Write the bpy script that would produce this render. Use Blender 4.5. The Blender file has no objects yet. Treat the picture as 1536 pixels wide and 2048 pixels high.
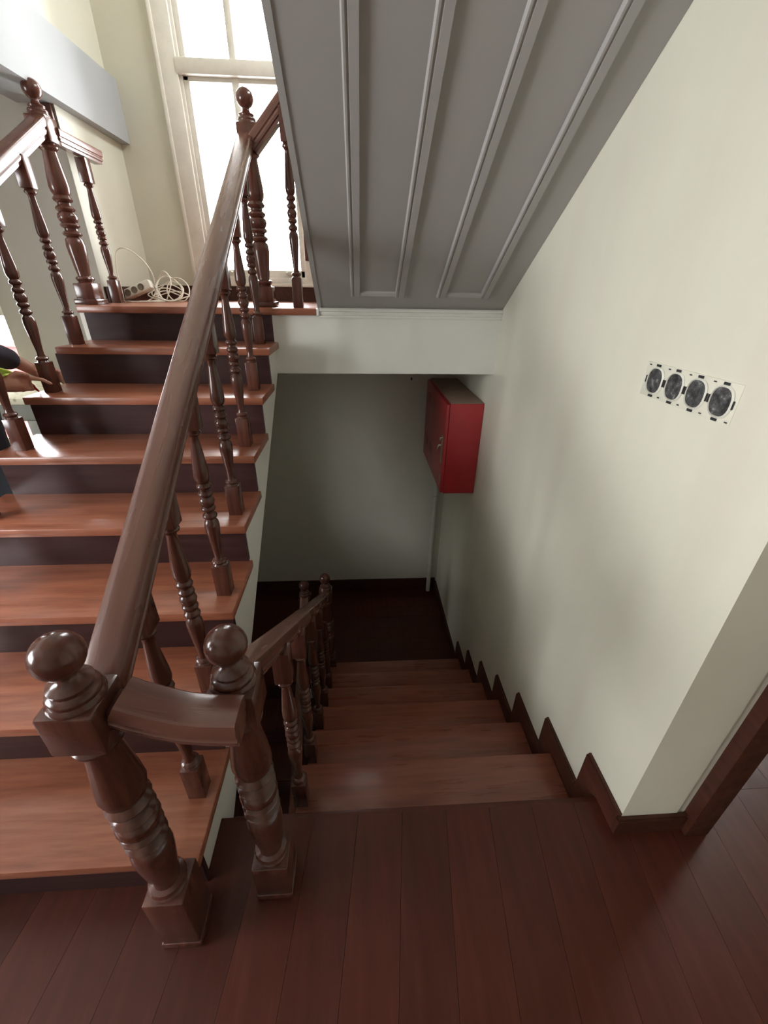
import bpy, bmesh, math, random
from mathutils import Vector, Matrix
random.seed(7)
sc = bpy.context.scene
COL = sc.collection

# ------------------------------------------------------------------ camera
def make_camera():
    yaw, pitch, roll = math.radians(3.7573), math.radians(-28.3756), math.radians(0.9594)
    fwd = Vector((math.sin(yaw)*math.cos(pitch), math.cos(yaw)*math.cos(pitch), math.sin(pitch)))
    right = Vector((math.cos(yaw), -math.sin(yaw), 0)); up = right.cross(fwd)
    r2 = math.cos(roll)*right + math.sin(roll)*up
    u2 = -math.sin(roll)*right + math.cos(roll)*up
    cam = bpy.data.cameras.new('camera'); cam.sensor_fit = 'VERTICAL'; cam.sensor_height = 36.0
    cam.lens = 836.3/2048*36.0; cam.clip_start = 0.02
    o = bpy.data.objects.new('camera', cam); COL.objects.link(o)
    m = Matrix((r2, u2, -fwd)).transposed().to_4x4(); m.translation = Vector((0.389, -0.6606, 1.3466))
    o.matrix_world = m; sc.camera = o
make_camera()

# ------------------------------------------------------------------ world (plain overcast sky), portals at the windows
w = bpy.data.worlds.new('overcast_sky'); sc.world = w; w.use_nodes = True
bgn = w.node_tree.nodes['Background']
bgn.inputs[0].default_value = (0.97, 0.985, 1.0, 1); bgn.inputs[1].default_value = 21.0
def portal(name, loc, rot, sx, sy):
    l = bpy.data.lights.new(name, 'AREA'); l.shape = 'RECTANGLE'; l.size = sx; l.size_y = sy
    l.cycles.is_portal = True
    o = bpy.data.objects.new(name, l); COL.objects.link(o); o.location = loc; o.rotation_euler = rot
    return o
R90 = math.pi/2
HY0, HY1, HZ0, HZ1 = -1.9, -0.1, 0.7, 2.0      # opening of the added hall window, which supplies fill light
WTOP = 2.8                                      # head of the landing window
portal('landing_window_daylight', (-0.24, 2.56, (1.37+WTOP)/2), (-R90, 0, 0), 0.66, WTOP-1.35)
portal('hall_fill_window_daylight', (-3.31, (HY0+HY1)/2, (HZ0+HZ1)/2), (0, -R90, 0), HZ1-HZ0, HY1-HY0)  # window made up to brighten the stair wall and well
portal('hall_side_window_daylight', (-2.13, 1.985, 1.25), (-R90, 0, 0), 1.31, 1.6)
portal('upper_fill_window_daylight', (1.25, 1.8, 3.25), (0, R90, 0), 0.6, 1.2)  # unseen window added to light the upper left walls
portal('side_room_window_daylight', (3.01, 1.15, 1.5), (0, R90, 0), 1.3, 0.9)
vs = sc.view_settings
vs.view_transform = 'Standard'; vs.look = 'None'; vs.exposure = 0.5; vs.gamma = 1.0; vs.use_curve_mapping = False
sc.cycles.use_denoising = True
sc.cycles.max_bounces = 10; sc.cycles.diffuse_bounces = 6

# ------------------------------------------------------------------ materials
def newmat(name):
    m = bpy.data.materials.new(name); m.use_nodes = True
    nt = m.node_tree; return m, nt, nt.nodes['Principled BSDF']
def ramp(nt, fac, stops):
    r = nt.nodes.new('ShaderNodeValToRGB'); nt.links.new(fac, r.inputs[0])
    e = r.color_ramp.elements
    while len(e) < len(stops): e.new(0.5)
    for el, (p, c) in zip(e, stops): el.position = p; el.color = (*c, 1)
    return r.outputs[0]
def coords(nt, scale=(1, 1, 1)):
    tc = nt.nodes.new('ShaderNodeTexCoord'); mp = nt.nodes.new('ShaderNodeMapping')
    mp.inputs['Scale'].default_value = scale; nt.links.new(tc.outputs['Object'], mp.inputs[0]); return mp.outputs[0]
def noise(nt, vec, scale, detail=4, rough=0.6):
    n = nt.nodes.new('ShaderNodeTexNoise'); n.inputs['Scale'].default_value = scale
    n.inputs['Detail'].default_value = detail; n.inputs['Roughness'].default_value = rough
    nt.links.new(vec, n.inputs['Vector']); return n.outputs[0]
def mixc(nt, fac, a, b, mode='MIX'):
    m = nt.nodes.new('ShaderNodeMix'); m.data_type = 'RGBA'; m.blend_type = mode
    for sock, v in ((0, fac), (6, a), (7, b)):
        if isinstance(v, (int, float)): m.inputs[sock].default_value = v
        elif isinstance(v, tuple): m.inputs[sock].default_value = (*v, 1)
        else: nt.links.new(v, m.inputs[sock])
    return m.outputs[2]
def bump(nt, bs, h, strength, dist=0.002):
    b = nt.nodes.new('ShaderNodeBump'); b.inputs['Strength'].default_value = strength; b.inputs['Distance'].default_value = dist
    nt.links.new(h, b.inputs['Height']); nt.links.new(b.outputs[0], bs.inputs['Normal'])

def wood(name, dark, mid, light, axis='X', rough=0.25, worn=None, wornamt=0.35, coat=0.3, spec=0.5, relief=0.12):
    m, nt, bs = newmat(name)
    s = {'X': (1.2, 14, 14), 'Y': (14, 1.2, 14), 'Z': (14, 14, 1.2), 'YZ': (14, 0.9, 0.9), 'XZ': (0.9, 14, 0.9)}[axis]
    g = noise(nt, coords(nt, s), 3.0, 8, 0.65)
    c = ramp(nt, g, [(0.28, dark), (0.5, mid), (0.74, light)])
    oi = nt.nodes.new('ShaderNodeObjectInfo')
    tone = ramp(nt, oi.outputs['Random'], [(0.0, (0.82, 0.82, 0.82)), (1.0, (1.1, 1.06, 1.04))])
    c = mixc(nt, 1.0, c, tone, 'MULTIPLY')
    if worn:
        wn = noise(nt, coords(nt, tuple(0.5*q for q in s)), 7.0, 5, 0.6)
        wf = ramp(nt, wn, [(0.42, (0, 0, 0)), (0.8, (wornamt,)*3)])
        c = mixc(nt, wf, c, worn)
    nt.links.new(c, bs.inputs['Base Color'])
    rn = noise(nt, coords(nt, tuple(0.4*q for q in s)), 6.0, 3, 0.6)
    rr = ramp(nt, rn, [(0.3, (rough*0.9,)*3), (0.75, (min(1, rough*1.3),)*3)])
    nt.links.new(rr, bs.inputs['Roughness'])
    bs.inputs['Coat Weight'].default_value = coat; bs.inputs['Coat Roughness'].default_value = 0.18
    bs.inputs['IOR'].default_value = 1.5; bs.inputs['Specular IOR Level'].default_value = spec
    bump(nt, bs, g, relief, 0.0015)
    return m
def plaster(name, col, rough=0.55, var=0.05, shade_streak=None):
    m, nt, bs = newmat(name)
    n = noise(nt, coords(nt, (1, 1, 1)), 2.2, 5, 0.6)
    lo = tuple(c*(1-var) for c in col); hi = tuple(min(1, c*(1+var)) for c in col)
    c = ramp(nt, n, [(0.3, lo), (0.7, hi)])
    if shade_streak:
        sn = noise(nt, coords(nt, (1.0, 3.4, 0.35)), 2.0, 3, 0.5)  # vertical streaks paint the soft shadows of balusters and newel
        sf = ramp(nt, sn, [(0.5, (0, 0, 0)), (0.7, (0.35,)*3)])
        c = mixc(nt, sf, c, shade_streak)
    nt.links.new(c, bs.inputs['Base Color']); bs.inputs['Roughness'].default_value = rough
    f = noise(nt, coords(nt, (1, 1, 1)), 60.0, 4, 0.6); bump(nt, bs, f, 0.06, 0.003)
    return m
def plain(name, col, rough=0.5, metal=0.0, coat=0.0):
    m, nt, bs = newmat(name)
    n = noise(nt, coords(nt), 14.0, 3); c = ramp(nt, n, [(0.3, tuple(x*0.93 for x in col)), (0.7, tuple(min(1, x*1.05) for x in col))])
    nt.links.new(c, bs.inputs['Base Color']); bs.inputs['Roughness'].default_value = rough
    bs.inputs['Metallic'].default_value = metal; bs.inputs['Coat Weight'].default_value = coat
    return m
M = {}
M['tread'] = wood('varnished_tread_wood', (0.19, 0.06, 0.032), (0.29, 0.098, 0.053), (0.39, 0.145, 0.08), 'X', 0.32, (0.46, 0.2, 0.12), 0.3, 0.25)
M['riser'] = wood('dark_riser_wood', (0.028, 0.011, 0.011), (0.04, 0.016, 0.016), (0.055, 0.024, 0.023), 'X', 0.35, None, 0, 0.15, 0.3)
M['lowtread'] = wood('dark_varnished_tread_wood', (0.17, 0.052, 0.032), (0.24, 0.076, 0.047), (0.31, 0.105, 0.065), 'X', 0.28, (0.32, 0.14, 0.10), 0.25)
M['floor'] = wood('red_brown_floor_wood', (0.048, 0.010, 0.005), (0.062, 0.013, 0.0065), (0.08, 0.018, 0.009), 'Y', 0.40, (0.085, 0.028, 0.018), 0.12, 0.06)
M['floor'].node_tree.nodes['Principled BSDF'].inputs['Specular IOR Level'].default_value = 0.3
M['rail'] = wood('worn_rail_wood_lengthwise', (0.12, 0.049, 0.034), (0.15, 0.062, 0.044), (0.185, 0.08, 0.057), 'YZ', 0.25, None, 0, 0.3, 0.5, 0.02)
M['railx'] = wood('worn_rail_wood_crosswise', (0.12, 0.049, 0.034), (0.15, 0.062, 0.044), (0.185, 0.08, 0.057), 'XZ', 0.25, None, 0, 0.3, 0.5, 0.02)
M['turned'] = wood('turned_dark_wood', (0.055, 0.019, 0.013), (0.085, 0.03, 0.02), (0.125, 0.046, 0.03), 'Z', 0.2, None, 0, 0.3, 0.35, 0.025)
M['skirt'] = wood('dark_skirting_wood', (0.04, 0.013, 0.008), (0.06, 0.02, 0.012), (0.09, 0.03, 0.018), 'Y', 0.38, None, 0, 0.1, 0.25)
M['wall'] = plaster('cream_wall_paint', (0.69, 0.675, 0.56), 0.45, 0.04, (0.64, 0.59, 0.49))
M['wall2'] = plaster('pale_cream_wall_paint', (0.63, 0.615, 0.51), 0.5, 0.04)
M['wall3'] = plaster('shaded_cream_wall_paint', (0.34, 0.32, 0.265), 0.5, 0.04)  # cream darkened: shade put into the wall end, less bounce from unseen walls
M['white'] = plaster('white_paint', (0.74, 0.74, 0.69), 0.4, 0.03)
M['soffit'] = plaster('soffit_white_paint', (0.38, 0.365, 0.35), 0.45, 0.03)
M['grey'] = plaster('grey_green_wall_paint', (0.6, 0.585, 0.51), 0.55, 0.04)
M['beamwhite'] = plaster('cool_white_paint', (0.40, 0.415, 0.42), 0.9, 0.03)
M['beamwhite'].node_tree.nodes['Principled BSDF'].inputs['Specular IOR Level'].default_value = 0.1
M['frame'] = plain('cream_window_paint', (0.72, 0.69, 0.62), 0.4)
M['ceiling'] = plaster('ceiling_paint', (0.75, 0.74, 0.7), 0.6, 0.03)
M['red'] = plain('red_enamel', (0.42, 0.028, 0.035), 0.4, 0, 0.1)
M['dust'] = plain('dusty_red_enamel', (0.36, 0.25, 0.2), 0.8)
M['metal'] = plain('brushed_nickel', (0.6, 0.58, 0.52), 0.3, 1.0)
M['brass'] = plain('worn_brass_plate', (0.45, 0.36, 0.22), 0.5, 0.7)
M['pipe'] = plain('painted_pipe', (0.5, 0.52, 0.45), 0.5)
M['cable'] = plain('white_cable_plastic', (0.78, 0.74, 0.64), 0.45)
M['strip'] = plain('white_plastic', (0.8, 0.77, 0.68), 0.4)
M['socketgrey'] = plain('socket_recess_plastic', (0.2, 0.165, 0.12), 0.5)
M['black'] = plain('black_hole', (0.02, 0.02, 0.02), 0.7)
M['film'] = plain('pale_plaster_patch', (0.7, 0.69, 0.6), 0.45)
M['sticker'] = plain('faded_label', (0.3, 0.1, 0.1), 0.6)
M['skin'] = plain('skin', (0.45, 0.22, 0.15), 0.5)
M['jacket'] = plain('dark_purple_black_knit', (0.022, 0.016, 0.024), 0.85)
M['jeans'] = plain('dark_blue_denim', (0.03, 0.036, 0.05), 0.8)
M['hair'] = plain('dark_hair', (0.02, 0.015, 0.012), 0.6)
M['shoe'] = plain('black_shoe_leather', (0.02, 0.02, 0.02), 0.5)
M['pink'] = plain('pink_board_paint', (0.75, 0.28, 0.3), 0.5)
M['redtool'] = plain('red_plastic', (0.45, 0.01, 0.015), 0.35)
M['lime'] = plain('lime_cloth', (0.62, 0.75, 0.16), 0.8)
M['table'] = plain('grey_green_table_paint', (0.3, 0.31, 0.26), 0.6)
def glass():
    m, nt, bs = newmat('window_glass'); nt.nodes.remove(bs)
    t = nt.nodes.new('ShaderNodeBsdfTransparent'); g = nt.nodes.new('ShaderNodeBsdfGlossy'); g.inputs['Roughness'].default_value = 0.03
    f = nt.nodes.new('ShaderNodeFresnel'); f.inputs[0].default_value = 1.3
    mx = nt.nodes.new('ShaderNodeMixShader'); out = nt.nodes['Material Output']
    nt.links.new(f.outputs[0], mx.inputs[0]); nt.links.new(t.outputs[0], mx.inputs[1]); nt.links.new(g.outputs[0], mx.inputs[2])
    nt.links.new(mx.outputs[0], out.inputs[0]); return m
M['glass'] = glass()
def patterned():
    m, nt, bs = newmat('cream_patterned_cloth')
    v = nt.nodes.new('ShaderNodeTexVoronoi'); v.inputs['Scale'].default_value = 28; nt.links.new(coords(nt), v.inputs['Vector'])
    c = ramp(nt, v.outputs['Distance'], [(0.12, (0.42, 0.4, 0.22)), (0.3, (0.82, 0.79, 0.6))])
    nt.links.new(c, bs.inputs['Base Color']); bs.inputs['Roughness'].default_value = 0.8; return m
M['cloth'] = patterned()
def scribble():
    m, nt, bs = newmat('box_shade_and_glare_paint')
    n = noise(nt, coords(nt, (1, 1, 1)), 70.0, 6, 0.75)
    c = ramp(nt, n, [(0.40, (0.015, 0.015, 0.015)), (0.58, (0.08, 0.08, 0.08)), (0.75, (0.4, 0.4, 0.39))])  # dark stops paint the recess shade, the pale stop its glare
    nt.links.new(c, bs.inputs['Base Color']); bs.inputs['Roughness'].default_value = 0.6; return m
M['scribble'] = scribble()

# ------------------------------------------------------------------ mesh helpers
class MB:
    def __init__(s): s.v = []; s.f = []; s.sm = []
    def add(s, v, f, smooth=False, mat=None):
        n = len(s.v)
        s.v += [tuple((mat @ Vector(p)) if mat else p) for p in v]
        s.f += [tuple(i+n for i in q) for q in f]; s.sm += [smooth]*len(f); return s
    def box(s, a, b):
        x0, y0, z0 = (min(p, q) for p, q in zip(a, b)); x1, y1, z1 = (max(p, q) for p, q in zip(a, b))
        return s.add([(x0,y0,z0),(x1,y0,z0),(x1,y1,z0),(x0,y1,z0),(x0,y0,z1),(x1,y0,z1),(x1,y1,z1),(x0,y1,z1)],
              [(3,2,1,0),(4,5,6,7),(0,1,5,4),(1,2,6,5),(2,3,7,6),(3,0,4,7)])
    def bbox(s, a, b, bev=0.004, seg=2, mat=None):
        bm = bmesh.new(); bmesh.ops.create_cube(bm, size=1)
        c = [(p+q)/2 for p, q in zip(a, b)]; d = [abs(q-p) for p, q in zip(a, b)]
        for v in bm.verts: v.co = Vector((c[0]+v.co.x*d[0], c[1]+v.co.y*d[1], c[2]+v.co.z*d[2]))
        bmesh.ops.bevel(bm, geom=list(bm.edges), offset=bev, segments=seg, profile=0.5, affect='EDGES')
        bm.verts.index_update()
        s.add([tuple(v.co) for v in bm.verts], [tuple(v.index for v in f.verts) for f in bm.faces], True, mat); bm.free(); return s
    def prism(s, poly, x0, x1, axis='X'):
        # poly of 2-D points extruded along an axis: X -> (y,z), Y -> (x,z), Z -> (x,y)
        n = len(poly)
        area = sum(poly[i][0]*poly[(i+1) % n][1]-poly[(i+1) % n][0]*poly[i][1] for i in range(n))
        if area < 0: poly = poly[::-1]
        def P(t, q): return {'X': (t, q[0], q[1]), 'Y': (q[0], t, q[1]), 'Z': (q[0], q[1], t)}[axis]
        v = [P(x0, q) for q in poly]+[P(x1, q) for q in poly]
        f = [tuple(range(n))[::-1], tuple(range(n, 2*n))]+[(i, (i+1) % n, n+(i+1) % n, n+i) for i in range(n)]
        if axis == 'Y': f = [q[::-1] for q in f]
        return s.add(v, f)
    def lathe(s, prof, c=(0, 0), seg=16, close=True):
        v = []; f = []
        for r, z in prof:
            for i in range(seg):
                a = 2*math.pi*i/seg; v.append((c[0]+r*math.cos(a), c[1]+r*math.sin(a), z))
        for k in range(len(prof)-1):
            for i in range(seg):
                j = (i+1) % seg; f.append((k*seg+i, k*seg+j, (k+1)*seg+j, (k+1)*seg+i))
        if close:
            f.append(tuple(range(seg))[::-1]); f.append(tuple(range((len(prof)-1)*seg, len(prof)*seg)))
        return s.add(v, f, True)
    def sweep(s, prof, path, up=(0, 0, 1), smooth=True, cap=True):
        # prof: closed (side, height) polygon, swept along path points
        pts = [Vector(p) for p in path]; n = len(prof); v = []; f = []
        for i, p in enumerate(pts):
            d = (pts[min(i+1, len(pts)-1)]-pts[max(i-1, 0)]).normalized()
            sd = d.cross(Vector(up)).normalized(); u = sd.cross(d).normalized()
            v += [tuple(p+sd*a+u*b) for a, b in prof]
        for k in range(len(pts)-1):
            for i in range(n):
                j = (i+1) % n; f.append((k*n+i, (k+1)*n+i, (k+1)*n+j, k*n+j))
        if cap: f.append(tuple(range(n))); f.append(tuple(range((len(pts)-1)*n, len(pts)*n))[::-1])
        return s.add(v, f, smooth)
    def tube(s, path, r, seg=8):
        pts = [Vector(p) for p in path]; v = []; f = []; last = None
        for i, p in enumerate(pts):
            d = (pts[min(i+1, len(pts)-1)]-pts[max(i-1, 0)]).normalized()
            a = Vector((0, 0, 1)) if abs(d.z) < 0.9 else Vector((1, 0, 0))
            if last is not None: sd = (last-d*last.dot(d)).normalized()
            else: sd = d.cross(a).normalized()
            last = sd; u = d.cross(sd); rr = r[i] if isinstance(r, (list, tuple)) else r
            v += [tuple(p+(sd*math.cos(t)+u*math.sin(t))*rr) for t in [2*math.pi*k/seg for k in range(seg)]]
        for k in range(len(pts)-1):
            for i in range(seg):
                j = (i+1) % seg; f.append((k*seg+i, k*seg+j, (k+1)*seg+j, (k+1)*seg+i))
        f.append(tuple(range(seg))[::-1]); f.append(tuple(range((len(pts)-1)*seg, len(pts)*seg)))
        return s.add(v, f, True)
    def sphere(s, c, r, seg=24, rings=14, sz=1.0):
        prof = [(max(1e-4, r*math.sin(math.pi*k/rings)), c[2]-r*sz*math.cos(math.pi*k/rings)) for k in range(rings+1)]
        return s.lathe(prof, (c[0], c[1]), seg, True)
    def build(s, name, mat, parent=None, ang=35):
        me = bpy.data.meshes.new(name); me.from_pydata(s.v, [], s.f)
        me.polygons.foreach_set('use_smooth', s.sm)
        bm = bmesh.new(); bm.from_mesh(me); bmesh.ops.recalc_face_normals(bm, faces=bm.faces); bm.to_mesh(me); bm.free()
        me.set_sharp_from_angle(angle=math.radians(ang))
        me.materials.append(M[mat]); o = bpy.data.objects.new(name, me); COL.objects.link(o)
        if parent: o.parent = parent
        return o
def recentre(o):
    """put the origin at the mesh's base centre without moving it"""
    me = o.data; xs = [v.co.x for v in me.vertices]; ys = [v.co.y for v in me.vertices]; zs = [v.co.z for v in me.vertices]
    c = Vector(((min(xs)+max(xs))/2, (min(ys)+max(ys))/2, min(zs)))
    me.transform(Matrix.Translation(-c)); o.location = o.location+c; return o
def empty(name, loc=(0, 0, 0)):
    o = bpy.data.objects.new(name, None); COL.objects.link(o); o.location = loc; o.empty_display_size = 0.1; return o
def tag(o, label, cat=None, kind=None, group=None):
    o['label'] = label
    if cat: o['category'] = cat
    if kind: o['kind'] = kind
    if group: o['group'] = group
    return o
def struct(o, label): return tag(o, label, None, 'structure')
def smoothbox(name, a, b, mat, parent=None, bev=0.004): return MB().bbox(a, b, bev).build(name, mat, parent)

# ------------------------------------------------------------------ measures (metres), X right, Y away, Z up
XW = 1.10; YF = 2.488; YE = -0.082
RL, GL = 0.17, 0.2446             # lower flight
RU, GU, Y0 = 0.1566, 0.2497, -0.1666   # upper flight
ZL = 1.248; YB = 1.5736; ZLOW = -7*RL
XS = 0.208; SL = 0.632; ZS = 1.2506
ZC = 2.62; ZTOP = 3.7

# ------------------------------------------------------------------ setting: walls
b = MB()
b.box((XW, YE, -2.7), (XW+0.16, YF+0.12, 2.95)); b.box((XW, YE, 3.55), (XW+0.16, YF+0.12, ZTOP)); b.box((XW, YE, 2.95), (XW+0.16, 1.2, 3.55)); b.box((XW, 2.4, 2.95), (XW+0.16, YF+0.12, 3.55)); b.box((XW, -0.72, ZC), (XW+0.16, YE, ZTOP))
wr = struct(b.build('wall_right', 'wall'), 'cream painted wall beside the descending steps, carrying the sockets and red cabinet')

# back wall with the landing window hole
WX0, WX1, WZ0, WZ1 = -0.552, 0.075, 1.385, WTOP
b = MB()
b.box((-1.5, YF, 1.2), (WX0, YF+0.12, ZTOP)); b.box((WX1, YF, 1.2), (XW, YF+0.12, ZTOP))
b.box((WX0, YF, 1.2), (WX1, YF+0.12, WZ0)); b.box((WX0, YF, WZ1), (WX1, YF+0.12, ZTOP))
struct(b.build('wall_back', 'wall2'), 'cream wall around the tall window above the landing')
b = MB()
b.box((-1.0, YF, -2.7), (XW, YF+0.12, -0.046)); b.box((-1.0, YF-0.008, -0.046), (XW, YF+0.12, 1.2))
struct(b.build('wall_back_lower', 'grey'), 'shaded grey green wall below the landing with a faint horizontal ledge')

# left side of the stairwell: wall by the landing, beam, upper wall
b = MB()
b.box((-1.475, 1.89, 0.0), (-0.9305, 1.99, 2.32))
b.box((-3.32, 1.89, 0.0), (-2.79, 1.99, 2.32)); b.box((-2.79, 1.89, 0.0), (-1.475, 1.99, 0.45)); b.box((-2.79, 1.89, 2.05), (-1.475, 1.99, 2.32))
struct(b.build('wall_left_landing', 'wall3'), 'cream wall end behind the left balusters, darkened for shade')
b = MB().box((-1.05, 1.8905, 1.1), (-0.9295, YF, 2.32))
struct(b.build('wall_left', 'wall2'), 'pale cream wall at the left of the landing under the beam')
b = MB().box((-1.085, -0.62, 2.03), (-0.879, YF, 2.165)).box((-1.085, -0.62, 2.165), (-0.882, YF, 2.30))
struct(b.build('trim_1', 'beamwhite'), 'white painted beam running to the window wall at upper left')
b = MB().box((-1.05, -0.62, 2.30), (-0.93, YF, ZTOP))
struct(b.build('wall_left_upper', 'wall2'), 'cream wall above the white beam at upper left')
# lower stairwell closing walls
b = MB().box((-1.1, -0.2, -2.7), (-0.97, YF, -0.0))
struct(b.build('wall_left_lower', 'grey'), 'dark wall of the lower stairwell under the upper flight')
b = MB().box((-1.1, -0.3, -2.7), (XW, -0.11, -0.065))
struct(b.build('wall_front_lower', 'grey'), 'hidden wall of the lower stairwell below the upper floor')
b = MB().box((-1.1, -0.3, -2.8), (XW+0.1, YF, -2.7))
struct(b.build('floor_basement', 'riser'), 'dark floor at the bottom of the stairwell')

# return face, door frame
b = MB().box((XW+0.155, YE, 2.1), (2.95, YE+0.16, ZC)).box((XW+0.15, YE+0.004, 0), (XW+0.185, YE+0.16, 2.1))
struct(b.build('wall_return', 'wall'), 'short grey wall end between the stair wall and door frame')
d = empty('door_1', (1.31, -0.05, 0)); struct(d, 'dark brown wooden door frame at the right edge')
smoothbox('jamb', (1.285-1.31, -0.062, 0), (1.354-1.31, 0.12, 2.08), 'skirt', d, 0.004)
smoothbox('jamb', (2.20-1.31, -0.062, 0), (2.27-1.31, 0.12, 2.08), 'skirt', d, 0.004)
smoothbox('head', (1.285-1.31, -0.062, 2.08), (2.27-1.31, 0.12, 2.15), 'skirt', d, 0.004)
b = MB().box((2.22, YE, 0), (2.95, YE+0.16, 2.1))
struct(b.build('wall_return_far', 'wall'), 'wall right of the doorway, outside the picture')

# rooms around the camera
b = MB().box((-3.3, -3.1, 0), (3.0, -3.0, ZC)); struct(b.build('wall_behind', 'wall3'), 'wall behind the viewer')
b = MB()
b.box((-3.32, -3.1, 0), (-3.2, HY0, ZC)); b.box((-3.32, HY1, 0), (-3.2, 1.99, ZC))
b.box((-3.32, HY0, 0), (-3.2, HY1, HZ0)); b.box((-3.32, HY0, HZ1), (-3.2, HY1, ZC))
struct(b.build('wall_hall_left', 'wall3'), 'hall wall with an added wide window, outside the picture')
b = MB()
b.box((2.9, -3.1, 0), (3.02, 0.7, ZC)); b.box((2.9, 1.6, 0), (3.02, YF+0.1, ZC))
b.box((2.9, 0.7, 0), (3.02, 1.6, 0.85)); b.box((2.9, 0.7, 2.15), (3.02, 1.6, ZC))
struct(b.build('wall_room_right', 'wall'), 'side room wall with a window, outside the picture')
b = MB().box((XW+0.16, YF, 0), (3.0, YF+0.1, ZC)); struct(b.build('wall_room_far', 'wall'), 'far wall of the room behind the doorway')
b = MB()
b.box((-3.3, -3.1, ZC), (3.0, -0.6, ZC+0.1)); b.box((XW+0.1, -0.6, ZC), (3.0, YF+0.1, ZC+0.1))
struct(b.build('ceiling', 'ceiling'), 'white ceiling over the viewer')
b = MB().box((-3.3, -0.6, 2.25), (-1.06, 1.99, 2.35)); struct(b.build('ceiling_hall', 'ceiling'), 'ceiling of the hall left of the stairs')
b = MB().box((-1.1, -0.72, ZC), (XW, -0.6, ZTOP)).box((-1.1, -0.72, ZTOP), (XW+0.2, YF+0.1, ZTOP+0.1)).box((-3.3, -0.72, 2.25), (-1.05, -0.62, ZC+0.1))
struct(b.build('ceiling_stairwell', 'ceiling'), 'high ceiling over the stairwell')

# ------------------------------------------------------------------ floor of planks
b = MB().box((-3.3, -3.1, -0.06), (3.0, -0.003, -0.03)).box((-3.3, -0.003, -0.06), (-1.0, 1.89, -0.03)).box((XW+0.1, -0.003, -0.06), (3.0, YF, -0.03))
fl = struct(b.build('floor', 'skirt'), 'dark red brown varnished plank floor')
def plank(x0, x1, y0, y1, sk, parent, mat='floor'):
    g = 0.0004
    v = []
    for z in (-0.03, 0.0):
        for (x, y) in ((x0+g, y0), (x1-g, y0), (x1-g, y1), (x0+g, y1)): v.append((x+sk*y, y, z))
    m = MB().add(v, [(3,2,1,0),(4,5,6,7),(0,1,5,4),(1,2,6,5),(2,3,7,6),(3,0,4,7)])
    o = m.build('plank', mat, parent); return recentre(o)
PW = 0.128; SK = 0.115
for i in range(-26, 23):
    x0 = 0.373+i*PW
    for (ya, yb) in ((-3.0, -1.35), (-1.348, 0.0)):
        if -3.2 < x0 and x0+PW < 2.9 and not (ya < -2 and abs(x0) > 2.4):
            plank(x0, x0+PW, ya, yb, SK, fl)
    if x0+PW < -1.0: plank(x0, x0+PW, 0.001, 1.885, 0, fl)
    if x0 > XW+0.17 and x0+PW < 2.9: plank(x0, x0+PW, 0.001, YF, 0, fl)

# ------------------------------------------------------------------ lower flight
low = empty('staircase', (0.63, 0, 0)); tag(low, 'dark red flight of wooden steps going down beside the cream wall', 'stairs')
def child(mb, name, mat, parent, bias=None):
    o = mb.build(name, mat, parent)
    if bias: o.data.transform(Matrix.Translation(-Vector(bias)))
    return o
LX0 = 0.166
off = (0.63, 0, 0)
child(MB().bbox((0.02, -0.012, -0.034), (XW-0.015, 0.004, 0.0004), 0.003), 'nosing', 'floor', low, off)
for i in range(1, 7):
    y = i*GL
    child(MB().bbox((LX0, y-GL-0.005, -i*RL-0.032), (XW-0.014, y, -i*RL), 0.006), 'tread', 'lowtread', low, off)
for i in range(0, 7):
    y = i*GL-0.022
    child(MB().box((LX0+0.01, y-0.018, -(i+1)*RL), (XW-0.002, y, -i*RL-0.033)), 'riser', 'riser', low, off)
# closed side of the lower flight (zigzag) and its sloping underside
zz = [(-0.06, -0.04)]
for i in range(0, 7):
    y = i*GL-0.03
    zz += [(y, -i*RL-0.034), (y, -(i+1)*RL-0.034)]
zz = zz[:-2]+[(6*GL-0.03, -6*RL-0.034), (6*GL-0.03, -7*RL-0.16), (-0.06, -0.45)]
child(MB().prism(zz, LX0, LX0+0.03), 'string', 'skirt', low, off)
child(MB().prism([(-0.06, -0.38), (-0.06, -0.45), (6*GL-0.03, -7*RL-0.16), (6*GL-0.03, -7*RL-0.05)], LX0+0.03, XW-0.002), 'soffit', 'grey', low, off)

# lower landing
b = MB().box((-0.97, 6*GL+0.02, ZLOW-0.12), (XW, YF, ZLOW-0.02))
fl2 = struct(b.build('floor_landing_lower', 'skirt'), 'dark red plank landing at the foot of the steps')
nb = 8; yb0 = 6*GL-0.004
for k in range(nb):
    ya = yb0+k*(YF-yb0)/nb
    m = MB().box((-0.97, ya+0.0006, ZLOW-0.02), (XW-0.0005, ya+(YF-yb0)/nb-0.0006, ZLOW))
    recentre(m.build('plank', 'floor', fl2))
# flight that continues down under the upper flight
low2 = empty('staircase', (-0.48, 1.7, ZLOW)); tag(low2, 'steps coloured dark as in shade, continuing down under the upper flight beyond the gap', 'stairs')
for i in range(1, 7):
    child(MB().bbox((-0.95, 1.46-i*GL, ZLOW-i*RL-0.03), (0.0, 1.46-(i-1)*GL+0.02, ZLOW-i*RL), 0.005), 'tread', 'skirt', low2, (-0.48, 1.7, ZLOW))  # dark skirting wood puts the shade of the void into the treads
    child(MB().box((-0.95, 1.455-(i-1)*GL, ZLOW-i*RL), (0.0, 1.47-(i-1)*GL, ZLOW-(i-1)*RL-0.03)), 'riser', 'riser', low2, (-0.48, 1.7, ZLOW))

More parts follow.
